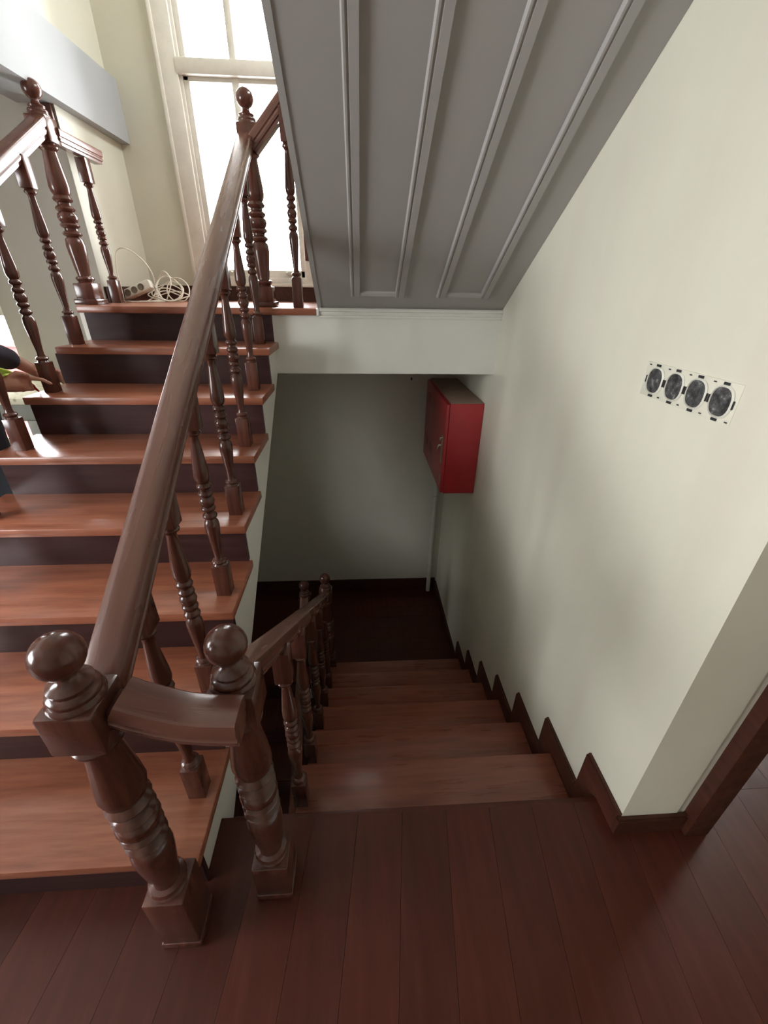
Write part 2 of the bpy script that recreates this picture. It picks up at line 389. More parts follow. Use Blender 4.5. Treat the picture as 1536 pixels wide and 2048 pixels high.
# sawtooth skirting on the right wall
sk = struct(MB().box((XW-0.006, YE, -0.001), (XW-0.0005, 0.02, 0.06)).build('baseboard_right', 'skirt'), 'dark wooden sawtooth skirting following the steps along the cream wall')
H = 0.0694; CC = 0.0909
for i in range(0, 7):
    ya = YE if i == 0 else (i-1)*GL+CC
    yt = i*GL+CC
    zt = -i*RL+H
    poly = [(ya, zt), (yt, zt), (yt, -(i+1)*RL-0.01), (yt-CC-0.02, -(i+1)*RL-0.01), (yt-CC-0.02, -i*RL-0.02), (ya, -i*RL-0.02)]
    recentre(MB().prism(poly, XW-0.014, XW-0.0005).build('board', 'skirt', sk))
    recentre(MB().prism([(ya, zt), (yt, zt), (yt, zt+0.006), (ya, zt+0.006)], XW-0.009, XW-0.0005).build('cap_bead', 'skirt', sk))
recentre(MB().box((XW-0.014, 6*GL+CC, ZLOW), (XW-0.0005, YF, ZLOW+0.085)).build('board', 'skirt', sk))
b = MB().box((-0.97, YF-0.016, ZLOW), (XW-0.014, YF-0.001, ZLOW+0.115)).box((-0.97, YF-0.012, ZLOW+0.115), (XW-0.014, YF-0.001, ZLOW+0.122))
struct(b.build('baseboard_back_lower', 'skirt'), 'dark skirting at the foot of the shaded wall')
b = MB().box((XW-0.014, YE-0.014, 0), (1.284, YE-0.0005, 0.06)).box((XW-0.009, YE-0.009, 0.06), (1.284, YE-0.0005, 0.066))
struct(b.build('baseboard_return', 'skirt'), 'short dark skirting on the wall end beside the door frame')

# ------------------------------------------------------------------ upper flight
upo = Vector((-0.48, -0.15, 0))
upf = empty('staircase', upo); tag(upf, 'reddish brown flight of eight wooden steps climbing to the window landing', 'stairs')
XL = {1: -0.97, 2: -0.97, 3: -0.97, 4: -0.965, 5: -0.955, 6: -0.935, 7: -0.91}
for k in range(1, 8):
    y = Y0+(k-1)*GU; z = k*RU
    child(MB().bbox((XL[k], y, z-0.03), (0.0, y+GU+0.03, z), 0.004), 'tread', 'tread', upf, upo)
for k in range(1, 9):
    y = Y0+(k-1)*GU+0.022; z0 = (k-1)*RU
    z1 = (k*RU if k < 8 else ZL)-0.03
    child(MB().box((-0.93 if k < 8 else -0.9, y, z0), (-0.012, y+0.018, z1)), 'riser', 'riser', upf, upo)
# sides (zigzag, sloping underside)
def zigzag():
    pts = [(Y0+0.024, 0.001)]
    for k in range(1, 8):
        yk = Y0+(k-1)*GU+0.024
        pts += [(yk, k*RU-0.031), (yk+GU, k*RU-0.031)]
    pts += [(YB-0.0, 1.05), (YB-0.0, 0.95), (0.546, 0.218), (0.03, -0.14), (0.03, -0.06), (-0.002, -0.06), (-0.002, 0.001)]
    return pts
child(MB().prism(zigzag(), -0.05, -0.018), 'string', 'white', upf, upo)
child(MB().prism(zigzag(), -0.93, -0.90), 'string', 'white', upf, upo)
child(MB().prism([(0.03, -0.05), (0.72, -0.05), (0.72, 0.37), (0.546, 0.25), (0.03, -0.04)], -0.925, -0.905), 'light_block_panel', 'grey', upf, upo)  # added panel, its length chosen to limit hall light under the flight
struct(MB().box((-0.97, 1.5, -0.05), (-0.90, YF, 1.02)).build('wall_added_under_landing', 'grey'), 'added wall closing the space below the landing against hall light')  # unseen, put in to keep hall light from under the landing
child(MB().prism([(YB, 0.95), (0.546, 0.218), (0.03, -0.14), (0.03, -0.09), (0.53, 0.258), (YB, 0.99)], -0.90, -0.05), 'soffit', 'white', upf, upo)

# landing: slab, beam, boards, mouldings
b = MB().box((-0.92, YB+0.03, 1.02), (XW, YF, ZL-0.022)).box((-0.018, YB, 0.948), (XW, YB+0.16, ZL-0.03))
fl3 = struct(b.build('floor_landing', 'white'), 'window landing with a white front beam over the descending steps')
nb = 6; ya0 = 1.64
for k in range(nb):
    ya = ya0+k*(YF-ya0)/nb
    m = MB().box((-0.93 if ya > 1.87 else -0.9, ya+0.0006, ZL-0.02), (XS+0.0, ya+(YF-ya0)/nb-0.0006, ZL))
    recentre(m.build('plank', 'tread', fl3))
o = recentre(MB().bbox((-0.9, 1.551, ZL-0.03), (XS-0.012, 1.64, ZL+0.0005), 0.005).build('nosing', 'tread', fl3))
o = recentre(MB().bbox((XS-0.012, 1.551, ZL-0.031), (XS+0.002, 1.64, ZL+0.001), 0.004).build('end_cap', 'white', fl3)); o['label'] = 'white painted end of the landing nosing'
mprof = [(YB+0.002, 1.206), (YB-0.008, 1.206), (YB-0.010, 1.212), (YB-0.007, 1.218), (YB-0.014, 1.221), (YB-0.016, 1.230), (YB-0.012, 1.234), (YB-0.02, 1.238), (YB-0.022, 1.247), (YB-0.016, 1.252), (YB+0.002, 1.252)]
struct(MB().prism(mprof, XS+0.003, XW-0.0005).build('trim_2', 'white'), 'white moulding along the foot of the sloping panelled ceiling')
# wooden skirting of the landing
b = MB().box((-0.93, YF-0.016, ZL), (0.3, YF-0.001, ZL+0.075)).box((-0.93, YF-0.02, ZL+0.075), (0.3, YF-0.001, ZL+0.083))
struct(b.build('baseboard_back', 'skirt'), 'red brown skirting under the landing window')
b = MB().box((-0.93, 1.90, ZL), (-0.914, YF-0.02, ZL+0.075))
struct(b.build('baseboard_left', 'skirt'), 'red brown skirting on the left wall of the landing')

# ------------------------------------------------------------------ third flight overhead: sloping panelled soffit
def sof(y, d=0.0):   # height of the soffit plane, d measured downwards along its normal
    return ZS+SL*(YB-y)
nrm = Vector((0, -SL, -1)).normalized()
YT = -0.58
third = empty('staircase', (0.65, YB, ZL)); tag(third, 'overhead flight with a sloping white underside panelled by raised mouldings', 'stairs')
to = (0.65, YB, ZL)
body = [(YB+0.002, ZS-0.002), (YT, sof(YT)), (YT, sof(YT)+0.30)]
yy = YT; 
steps = []
n3 = 9; g3 = 0.2497; r3 = g3*SL
for k in range(n3):
    y1 = YB+0.22-k*g3; zt = ZL+(k+1)*r3
    steps.append((y1, zt-r3)); steps.append((y1, zt))
body = [(YB+0.002, ZS-0.002)]+[(YT, sof(YT))]+[(YT, steps[-1][1])]+steps[::-1]+[(YB+0.22, ZL-0.01), (YB+0.03, ZL-0.01)]
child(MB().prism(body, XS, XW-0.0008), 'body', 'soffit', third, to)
for k in range(n3):
    y1 = YB+0.22-k*g3; zt = ZL+(k+1)*r3
    child(MB().bbox((XS-0.02, y1-g3-0.0, zt), (XW-0.001, y1+0.025, zt+0.028), 0.004), 'tread', 'tread', third, to)
# edge bead of the soffit
def along(y0, y1, prof, x):
    """moulding profile (dx, drop) along the slope"""
    p0 = Vector((x, y0, sof(y0))); p1 = Vector((x, y1, sof(y1)))
    v = []
    for p in (p0, p1):
        for dx, dd in prof: v.append(tuple(p+Vector((dx, 0, 0))+nrm*dd))
    n = len(prof); f = [tuple(range(n)), tuple(range(n, 2*n))[::-1]]+[(i, n+i, n+(i+1) % n, (i+1) % n) for i in range(n)]
    return MB().add(v, f)
lower_end = 1.478
bat = [(0, -0.003), (0, 0.006), (0.004, 0.013), (0.009, 0.013), (0.011, 0.009), (0.015, 0.009), (0.017, 0.012), (0.040, 0.012), (0.041, -0.003)]
for x in (0.362, 0.562, 0.752, 0.952):
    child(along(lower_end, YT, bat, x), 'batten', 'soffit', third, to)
for x0, x1 in ((0.40, 0.565), (0.79, 0.955)):
    ya, yb = 1.452, 1.476
    prof = [(0, -0.003), (0, 0.006), (0.006, 0.012), (0.012, 0.008), (0.018, 0.012), (0.024, 0.008), (0.027, -0.003)]
    v = []
    sdir = Vector((0, -1, SL)).normalized()
    for x in (x0, x1):
        for ds, dd in prof: v.append(tuple(Vector((x, 1.476, sof(1.476)))+sdir*ds+nrm*dd))
    n = len(prof); f = [tuple(range(n)), tuple(range(n, 2*n))[::-1]]+[(i, n+i, n+(i+1) % n, (i+1) % n) for i in range(n)]
    child(MB().add(v, f), 'cross_batten', 'soffit', third, to)
child(along(YB-0.0, YT, [(-0.006, -0.02), (-0.006, 0.004), (0.012, 0.004), (0.012, -0.003)], XS), 'edge_bead', 'soffit', third, to)

# ------------------------------------------------------------------ landing window
wc = Vector((-0.24, YF, WZ0)); win = empty('window_1', wc); struct(win, 'tall cream framed window glaring with daylight above the landing')
def wbox(name, a, b, mat='frame', bev=0.004): return child(MB().bbox(a, b, bev), name, mat, win, wc)
wbox('casing', (-0.635, YF-0.022, 1.33), (-0.545, YF+0.0, WTOP+0.1)); wbox('casing', (0.068, YF-0.022, 1.33), (0.158, YF, WTOP+0.1)); wbox('casing', (-0.635, YF-0.022, WTOP), (0.158, YF, WTOP+0.09))
child(MB().bbox((-0.648, YF-0.03, 1.33), (-0.628, YF, WTOP+0.1), 0.006), 'casing_bead', 'frame', win, wc)
child(MB().bbox((0.151, YF-0.03, 1.33), (0.171, YF, WTOP+0.1), 0.006), 'casing_bead', 'frame', win, wc)
wbox('frame_stile', (-0.555, YF-0.006, 1.385), (-0.53, YF+0.1, WTOP)); wbox('frame_stile', (0.055, YF-0.006, 1.385), (0.078, YF+0.1, WTOP))
wbox('transom', (-0.553, YF-0.028, 2.325), (0.076, YF+0.06, 2.392), 'frame', 0.008)
wbox('sill', (-0.64, YF-0.035, 1.332), (0.165, YF+0.05, 1.352)); wbox('apron', (-0.63, YF-0.02, 1.352), (0.155, YF+0.05, 1.386))
for (z0, z1, nm) in ((1.386, 2.328, 'lower_sash'), (2.39, WTOP-0.01, 'upper_sash')):
    s = child(MB().bbox((-0.535, YF+0.005, z0), (-0.50, YF+0.045, z1), 0.004).bbox((0.03, YF+0.005, z0), (0.062, YF+0.045, z1), 0.004)
              .bbox((-0.53, YF+0.005, z0), (0.06, YF+0.045, z0+(0.04 if z0 < 2 else 0.012)), 0.004).bbox((-0.53, YF+0.005, z1-0.022), (0.06, YF+0.045, z1), 0.004), nm, 'frame', win, wc)
    child(MB().bbox((-0.272, YF-0.002, z0), (-0.235, YF+0.045, z1), 0.006), 'mullion', 'frame', win, wc)
    for x0, x1 in ((-0.50, -0.272), (-0.235, 0.03)):
        p = child(MB().box((x0, YF+0.022, z0+0.01), (x1, YF+0.026, z1-0.01)), 'pane', 'glass', win, wc)
# exterior shutter rail just outside the lower panes
child(MB().bbox((-0.505, YF+0.05, 2.285), (-0.26, YF+0.075, 2.312), 0.003), 'outer_rail', 'frame', win, wc)
child(MB().bbox((-0.23, YF+0.05, 2.285), (0.035, YF+0.075, 2.312), 0.003), 'outer_rail', 'frame', win, wc)
h = MB(); h.lathe([(0.0005, 0), (0.012, 0.001), (0.016, 0.006), (0.012, 0.012), (0.0005, 0.014)], (0, 0), 14)
for x in (-0.035, -0.43):
    o = h.build('catch', 'metal', win); o.data.transform(Matrix.Rotation(R90, 4, 'X')); o.data.transform(Matrix.Scale(1.9, 4, (1, 0, 0)))
    o.location = Vector((x, YF+0.002, 1.409))-wc

# simple frames for windows outside the picture; hall and upper ones added for light
def offwin(name, label, x, y0, y1, z0, z1):
    c = Vector((x, (y0+y1)/2, z0)); e = empty(name, c); struct(e, label)
    for a, bb, n in (((x-.03, y0, z0), (x+.03, y0+.06, z1), 'frame_stile'), ((x-.03, y1-.06, z0), (x+.03, y1, z1), 'frame_stile'),
                     ((x-.03, y0, z0), (x+.03, y1, z0+.06), 'frame_rail'), ((x-.03, y0, z1-.06), (x+.03, y1, z1), 'frame_rail'),
                     ((x-.02, (y0+y1)/2-.025, z0), (x+.02, (y0+y1)/2+.025, z1), 'mullion')):
        child(MB().bbox(a, bb, 0.004), n, 'frame', e, c)
    child(MB().box((x-.003, y0+.03, z0+.03), (x+.003, y1-.03, z1-.03)), 'pane', 'glass', e, c)
offwin('window_fill_2', 'added wide hall window outside the picture at left, for fill light', -3.26, HY0, HY1, HZ0, HZ1)
offwin('window_fill_5', 'added stairwell window above the picture, for light on the upper walls', 1.2, 1.2, 2.4, 2.95, 3.55)
offwin('window_3', 'side room window outside the picture at right', 2.96, 0.7, 1.6, 0.85, 2.15)

# ------------------------------------------------------------------ railings
def rail_profile(wd=0.062, h=0.06):
    a = wd/2
    pts = [(a*0.60, -h), (a*0.64, -h*0.82), (a*0.84, -h*0.78), (a*0.90, -h*0.66), (a*0.82, -h*0.58), (a*0.82, -h*0.52), (a*0.97, -h*0.46), (a, -h*0.32), (a, -h*0.16), (a*0.94, -h*0.05), (a*0.84, -h*0.01), (a*0.45, h*0.03)]
    return pts+[(-x, y) for x, y in pts[::-1]]
def baluster_mesh():
    h = 0.68; m = MB(); q = 0.0225
    m.bbox((-q, -q, 0), (q, q, 0.118), 0.002)
    m.bbox((-q, -q, 0.575), (q, q, h), 0.002)
    P = [(0.0215, 0.116), (0.017, 0.124), (0.021, 0.128), (0.0225, 0.132), (0.020, 0.137), (0.014, 0.140), (0.012, 0.148), (0.0125, 0.165), (0.0165, 0.205), (0.0205, 0.245), (0.0215, 0.265), (0.0195, 0.280), (0.013, 0.290),
         (0.0195, 0.295), (0.021, 0.300), (0.0195, 0.305), (0.013, 0.312), (0.013, 0.316), (0.019, 0.320), (0.0205, 0.325), (0.0195, 0.330), (0.0155, 0.334), (0.019, 0.340), (0.0215, 0.350), (0.0195, 0.360), (0.0145, 0.366),
         (0.019, 0.370), (0.0205, 0.375), (0.019, 0.380), (0.013, 0.386), (0.013, 0.391), (0.0195, 0.396), (0.021, 0.401), (0.019, 0.406), (0.0145, 0.411), (0.0195, 0.420), (0.0215, 0.432), (0.0205, 0.455), (0.0165, 0.495), (0.0125, 0.535), (0.0118, 0.552),
         (0.015, 0.557), (0.0205, 0.561), (0.0215, 0.566), (0.0185, 0.570), (0.016, 0.574), (0.0215, 0.580)]
    m.lathe(P, (0, 0), 14); return m
BAL = None
def baluster(parent, base, X, Y, Z, top):
    """base: parent location; top: height of the rail underside + a little"""
    global BAL
    if BAL is None:
        o = baluster_mesh().build('baluster', 'turned', parent, 40); BAL = o.data
    else:
        o = bpy.data.objects.new('baluster', BAL); COL.objects.link(o); o.parent = parent
    o.location = Vector((X, Y, Z))-Vector(base); o.scale = (1, 1, (top-Z)/0.68); return o
def newel(parent, base, X, Y, Z, shift, rot=0.0, q=0.041, egg=1.0, fl=0.004):
    """turned newel post; shift lengthens the bottom block"""
    e = MB(); s = shift
    e.bbox((-q-0.001, -q-0.001, 0.02), (q+0.001, q+0.001, 0.102+s), 0.004)
    e.bbox((-q, -q, 0.612+s), (q, q, 0.697+s), 0.006)
    P = [(0.038, 0.100), (0.030, 0.108), (0.036, 0.114), (0.039, 0.120), (0.036, 0.127), (0.027, 0.131), (0.027, 0.136), (0.029, 0.150), (0.033, 0.185), (0.0375, 0.225), (0.039, 0.250), (0.036, 0.275), (0.026, 0.285),
         (0.036, 0.290), (0.039, 0.296), (0.036, 0.302), (0.026, 0.309), (0.026, 0.316), (0.036, 0.322), (0.039, 0.328), (0.036, 0.334), (0.030, 0.337), (0.036, 0.344), (0.040, 0.357), (0.037, 0.370), (0.029, 0.377),
         (0.036, 0.383), (0.039, 0.389), (0.035, 0.396), (0.026, 0.402), (0.026, 0.410), (0.036, 0.416), (0.039, 0.423), (0.035, 0.430), (0.030, 0.436), (0.037, 0.448), (0.040, 0.465), (0.038, 0.490), (0.032, 0.535), (0.027, 0.575), (0.026, 0.585),
         (0.030, 0.589), (0.037, 0.594), (0.038, 0.600), (0.033, 0.606), (0.030, 0.610), (0.036, 0.618)]
    e.lathe([(r, z+s) for r, z in P], (0, 0), 20)
    N = [(0.040, 0.692), (0.040, 0.700), (0.036, 0.706), (0.037, 0.711), (0.035, 0.716), (0.029, 0.720), (0.029, 0.724), (0.031, 0.728), (0.024, 0.733), (0.016, 0.738), (0.014, 0.744), (0.015, 0.752)]
    e.lathe([(r, z+s) for r, z in N], (0, 0), 20)
    o = e.build('newel_post', 'turned', parent, 40); o.location = Vector((X, Y, Z))-Vector(base); o.rotation_euler.z = rot
    bl = MB().sphere((0, 0, 0), 0.0345, 28, 18, egg).build('finial_ball', 'turned', o, 60); bl.location = (0, 0, 0.748+s+0.031*egg)
    p = MB().bbox((-q-fl, -q-fl, 0), (q+fl, q+fl, 0.024), 0.005).build('plinth', 'turned', o, 40)
    return o
def rail(parent, base, path, name='handrail', wd=0.062, h=0.06, mat='rail'):
    pr = rail_profile(wd, h)
    m = MB().sweep(pr, [tuple(Vector(p)-Vector(base)) for p in path]); o = m.build(name, mat, parent, 28); return o

# right railing of the upper flight
rb = (-0.031, -0.222, 0.0)
r1 = empty('stair_railing', rb); tag(r1, 'turned wooden railing along the right side of the flight up to the window', 'railing')
newel(r1, rb, -0.031, -0.222, 0.0, 0.112)
newel(r1, rb, -0.056, 1.672, ZL, -0.014, 0, 0.041, 1.0, 0.012)
def zr(y): return 0.812+0.6125*(y+0.137)
def xr(y): return -0.032-0.0185*(y+0.137)
rail(r1, rb, [(xr(y), y, zr(y)) for y in (-0.20, 1.64)], 'handrail', 0.066, 0.062)
for k, (x, y) in {1: (-0.047, -0.005), 2: (-0.046, 0.19), 3: (-0.047, 0.434), 4: (-0.049, 0.682), 5: (-0.057, 0.956), 6: (-0.063, 1.236), 7: (-0.072, 1.510)}.items():
    baluster(r1, rb, x, y, k*RU, zr(y)-0.062/math.cos(0.55)+0.02)

# left railing of the upper flight and the landing
lb = (-0.88, 1.68, ZL)
r2 = empty('stair_railing', lb); tag(r2, 'turned wooden railing along the left side of the flight and landing corner', 'railing')
newel(r2, lb, -0.888, 1.675, ZL, -0.012, 0, 0.041, 1.0, 0.012)
def zl(y): return 1.925+0.58*(y-1.633)
rail(r2, lb, [(-0.878, y, zl(y)) for y in (-0.2, 1.645)], 'handrail', 0.06, 0.06)
rail(r2, lb, [(-0.868, 1.70, 1.906), (-0.868, 2.035, 1.906)], 'level_rail', 0.06, 0.055)
baluster(r2, lb, -0.874, 1.90, ZL, 1.848)
for k, (x, y) in {1: (-0.88, -0.03), 2: (-0.88, 0.19), 3: (-0.88, 0.43), 4: (-0.88, 0.67), 5: (-0.877, 0.924), 6: (-0.877, 1.188), 7: (-0.872, 1.437)}.items():
    baluster(r2, lb, x, y, k*RU, zl(y)-0.06/math.cos(0.55)+0.02)
newel(r2, lb, -0.88, -0.23, 0.0, 0.112)

# railing of the lower flight with the short linking rail
qb = (0.166, -0.146, 0.0)
r3 = empty('stair_railing', qb); tag(r3, 'turned wooden railing going down into the dark beside the lower steps', 'railing')
newel(r3, qb, 0.166, -0.146, 0.0, 0.045)
newel(r3, qb, 0.163, 1.47, -6*RL, -0.036)
newel(r3, qb, 0.0, 1.64, ZLOW, -0.05)
def zd(y): return 0.705-0.715*(y+0.054)
rail(r3, qb, [(0.166, -0.12, zd(-0.12)), (0.166, 1.44, zd(1.44))], 'handrail', 0.058, 0.055)
for i, (x, y) in {1: (0.186, 0.125), 2: (0.184, 0.37), 3: (0.184, 0.63), 4: (0.184, 0.875), 5: (0.184, 1.12)}.items():
    baluster(r3, qb, x-0.016+0.012, y, -i*RL, zd(y)-0.055/math.cos(0.62)+0.02)
rail(r3, qb, [(0.03, -0.214, 0.806), (0.05, -0.215, 0.795), (0.085, -0.216, 0.779), (0.115, -0.217, 0.768), (0.145, -0.218, 0.763), (0.196, -0.219, 0.760)], 'linking_rail', 0.062, 0.066, 'railx')
t_ = MB().bbox((0.0, -0.236, 0.752), (0.045, -0.192, 0.786), 0.003).build('tenon', 'skirt', r3); t_.data.transform(Matrix.Translation(-Vector(qb)))
# continuing rail of the next flight down
rail(r3, qb, [(0.0, 1.62, ZLOW+0.66), (0.0, 0.5, ZLOW-0.12)], 'handrail', 0.058, 0.055)

# railing of the third flight: ramp from the landing post towards the overhead flight
tb = (0.11, 1.62, ZL)
r4 = empty('stair_railing', tb); tag(r4, 'short ramped wooden rail and baluster beside the sloping ceiling edge', 'railing')
rail(r4, tb, [(-0.062, 1.645, 1.873), (0.20, 1.615, 2.125)], 'handrail', 0.06, 0.062, 'railx')
baluster(r4, tb, 0.108, 1.615, ZL, 1.975)
baluster(r4, tb, 0.19, 1.50, ZL+r3*0+0.0 if False else ZL+0.19, 2.06)

# ------------------------------------------------------------------ red hose cabinet and pipe
cb = (1.0, 2.04, 0.215)
cab = empty('fire_hose_cabinet', cb); tag(cab, 'red metal wall cabinet with dusty top hanging on the cream wall', 'cabinet')
child(MB().bbox((0.905, 1.657, 0.215), (XW-0.001, 2.397, 0.772), 0.006), 'body', 'red', cab, cb)
o = child(MB().bbox((0.906, 1.659, 0.7722), (XW-0.002, 2.395, 0.7745), 0.001), 'dust_layer', 'dust', cab, cb); o['label'] = 'pale dust on the cabinet top'
dr = child(MB().bbox((0.886, 1.662, 0.220), (0.905, 2.392, 0.767), 0.005), 'door', 'red', cab, cb)
child(MB().bbox((0.883, 1.685, 0.40), (0.8865, 1.725, 0.575), 0.001), 'lock_plate', 'brass', dr)
for c in list(dr.children): c.data.transform(Matrix.Translation(-Vector(cb)))
k = MB().tube([(0.884, 1.735, 0.505), (0.872, 1.735, 0.505), (0.868, 1.735, 0.495), (0.868, 1.735, 0.475)], 0.006, 8).build('latch', 'metal', dr); k.data.transform(Matrix.Translation(-Vector(cb)))
k = MB().bbox((0.882, 1.68, 0.265), (0.8865, 1.70, 0.335), 0.001).build('hinge_plate', 'brass', dr); k.data.transform(Matrix.Translation(-Vector(cb)))
k = MB().tube([(0.884, 1.71, 0.56), (0.874, 1.71, 0.56), (0.872, 1.71, 0.545)], 0.005, 8).build('latch', 'metal', dr); k.data.transform(Matrix.Translation(-Vector(cb)))
for y in (2.05, 2.2):
    for z in (0.33, 0.63):
        k = MB().bbox((0.8845, y, z), (0.8865, y+0.1, z+0.07), 0.0008).build('sticker', 'sticker', dr); k.data.transform(Matrix.Translation(-Vector(cb)))
px, py = 1.022, 2.452
p = MB().tube([(px, py, ZLOW+0.0), (px, py, 0.0), (px, py, 0.225)], 0.019, 16).build('water_pipe', 'pipe')
p.data.transform(Matrix.Translation(-Vector((px, py, ZLOW)))); p.location = (px, py, ZLOW)
tag(p, 'pale painted pipe rising in the far corner to the red cabinet', 'pipe')
for z in (-0.9, -0.2):
    k = MB().lathe([(0.0192, z-0.012), (0.023, z-0.010), (0.023, z+0.010), (0.0192, z+0.012)], (px, py), 16).box((px-0.012, py, z-0.01), (px+0.012, YF-0.0005, z+0.01)).build('pipe_clip', 'pipe', p)
    k.data.transform(Matrix.Translation(-Vector((px, py, ZLOW))))
k = MB().tube([(0.778, YF-0.009, 0.75), (0.778, YF-0.03, 0.75), (0.778, YF-0.034, 0.765)], 0.005, 8).build('wall_hook', 'black')
recentre(k); tag(k, 'tiny dark hook on the shaded wall under the landing beam', 'hook')

# ------------------------------------------------------------------ row of uncovered sockets on the right wall
sb = (XW, 0.227, 1.12)
so = empty('wall_socket', sb); tag(so, 'row of four uncovered socket boxes in a pale patch on the cream wall', 'socket')
child(MB().bbox((XW-0.002, 0.085, 1.118), (XW+0.002, 0.372, 1.196), 0.0015), 'mounting_plate', 'wall', so, sb)
def ring_mesh(ro, ri, t, seg=24):
    m = MB(); m.lathe([(ri, 0), (ro, 0), (ro, t), (ri, t), (ri, 0)], (0, 0), seg, False); return m
for y in (0.329, 0.260, 0.192, 0.123):
    bx = MB(); rr = 0.0265; n = 24
    pts = [(rr*math.copysign(abs(math.cos(2*math.pi*i/n))**0.8, math.cos(2*math.pi*i/n)), 1.06*rr*math.copysign(abs(math.sin(2*math.pi*i/n))**0.8, math.sin(2*math.pi*i/n))) for i in range(n)]
    v = [(XW-0.006, y+a, 1.157+c) for a, c in pts]+[(XW-0.003, y+a*1.12, 1.157+c*1.12) for a, c in pts]+[(XW-0.0035, y+a*0.97, 1.157+c*0.97) for a, c in pts]
    f = [(i, (i+1) % n, n+(i+1) % n, n+i) for i in range(n)]+[(i, 2*n+i, 2*n+(i+1) % n, (i+1) % n) for i in range(n)]
    fr = child(MB().add(v, f, True), 'box_rim', 'film', so, sb)
    c = MB().add([(XW-0.0032, y+a*0.985, 1.157+cc*0.985) for a, cc in pts], [tuple(range(n))]).build('painted_cavity', 'scribble', so); c.data.transform(Matrix.Translation(-Vector(sb)))
    for dy, dz, hy, hz in ((0, 0.0345, 0.007, 0.0025), (0, -0.0345, 0.007, 0.0025), (0.0315, 0, 0.0016, 0.008), (-0.0315, 0, 0.0016, 0.008)):
        child(MB().box((XW-0.0045, y+dy-hy, 1.157+dz-hz), (XW-0.0028, y+dy+hy, 1.157+dz+hz)), 'slot', 'black', so, sb)
    for dy, dz in ((0.03, 0.033), (-0.03, -0.033)):
        child(MB().box((XW-0.004, y+dy-0.003, 1.157+dz-0.0012), (XW-0.0028, y+dy+0.003, 1.157+dz+0.0012)), 'screw_slot', 'black', so, sb)

# ------------------------------------------------------------------ power strip with coiled cable on the landing
pb = Vector((-0.845, 2.09, ZL)); ps = empty('power_strip', pb); tag(ps, 'white three-way power strip lying among its coiled cable on the landing', 'power strip')
T = Matrix.Translation((0, 0, 0.058)) @ Matrix.Rotation(math.radians(-21), 4, 'Y') @ Matrix.Rotation(math.radians(-12), 4, 'X')
st = MB().bbox((-0.088, -0.022, -0.024), (0.088, 0.022, 0.024), 0.006, 3, T).build('body', 'strip', ps)
for i, x in enumerate((-0.05, -0.008, 0.034)):
    m = MB().lathe([(0.0175, 0), (0.0175, 0.003), (0.0155, 0.003), (0.0148, 0.0005), (0.0003, 0.0005)], (0, 0), 20, False)
    o = m.build('outlet', 'socketgrey', st); o.matrix_local = T @ Matrix.Translation((x, -0.0222, 0.0)) @ Matrix.Rotation(R90, 4, 'X')
    for dx in (-0.006, 0.006):
        hb = MB().lathe([(0.0018, 0), (0.0018, 0.0012)], (dx, 0), 8).build('pin_hole', 'black', st); hb.matrix_local = o.matrix_local.copy()
# coil loops
def loop(c, rx, rz, tilt, yaw, n=40, a0=0, a1=2*math.pi, wob=0.0):
    out = []
    for i in range(n+1):
        a = a0+(a1-a0)*i/n
        v = Vector((rx*math.cos(a), wob*math.sin(3*a), rz*math.sin(a)))
        v = Matrix.Rotation(tilt, 3, 'X') @ v; v = Matrix.Rotation(yaw, 3, 'Z') @ v
        out.append(tuple(Vector(c)+v))
    return out
CR = 0.0033
cabm = MB()
cc = Vector((-0.70, 2.13, ZL))-pb
for (dx, dy, z, rx, rz, ti, ya) in ((0, 0, 0.045, 0.085, 0.055, -0.75, 0.1), (0.01, 0.02, 0.05, 0.08, 0.062, -0.6, -0.25), (-0.01, -0.01, 0.036, 0.09, 0.05, -0.95, 0.35),
                                  (0.015, 0.0, 0.062, 0.068, 0.072, -0.45, 0.5), (-0.02, 0.01, 0.075, 0.055, 0.082, -0.3, -0.5), (0.02, 0.03, 0.03, 0.095, 0.05, -1.2, 0.0), (0.005, -0.015, 0.03, 0.075, 0.05, -1.15, 0.6), (0.06, 0.01, 0.06, 0.06, 0.066, -0.4, 0.2)):
    pts = loop(cc+Vector((dx, dy, z)), rx, rz, ti, ya, 40, 0, 2*math.pi, 0.006)
    pts = [(x, y, max(0.004, zz_)) for x, y, zz_ in pts]
    cabm.tube(pts, CR, 7)
# springy free loop rising behind the strip
fr = [(-0.905, 2.05, 1.46), (-0.893, 2.055, 1.492), (-0.865, 2.06, 1.506), (-0.83, 2.065, 1.497), (-0.795, 2.07, 1.472), (-0.765, 2.08, 1.435), (-0.748, 2.09, 1.39), (-0.748, 2.10, 1.345), (-0.755, 2.10, 1.30), (-0.77, 2.08, ZL+0.02), (-0.79, 2.05, ZL+0.004)]
def spline(pts, k=6):
    P = [Vector(p) for p in pts]; out = []
    for i in range(len(P)-1):
        p0, p1, p2, p3 = P[max(i-1, 0)], P[i], P[i+1], P[min(i+2, len(P)-1)]
        for j in range(k):
            t = j/k; out.append(tuple(0.5*((2*p1)+(-p0+p2)*t+(2*p0-5*p1+4*p2-p3)*t*t+(-p0+3*p1-3*p2+p3)*t*t*t)))
    out.append(tuple(P[-1])); return out
cabm.tube([tuple(Vector(q)-pb) for q in spline(fr)], CR, 7)
fr2 = [(-0.905, 2.05, 1.46), (-0.91, 2.04, 1.40), (-0.905, 2.03, 1.33), (-0.90, 2.02, 1.28), (-0.89, 2.0, ZL+0.006), (-0.85, 1.98, ZL+0.004), (-0.79, 1.99, ZL+0.004), (-0.74, 2.03, ZL+0.006), (-0.70, 2.08, ZL+0.01)]
cabm.tube([tuple(Vector(q)-pb) for q in spline(fr2)], CR, 7)
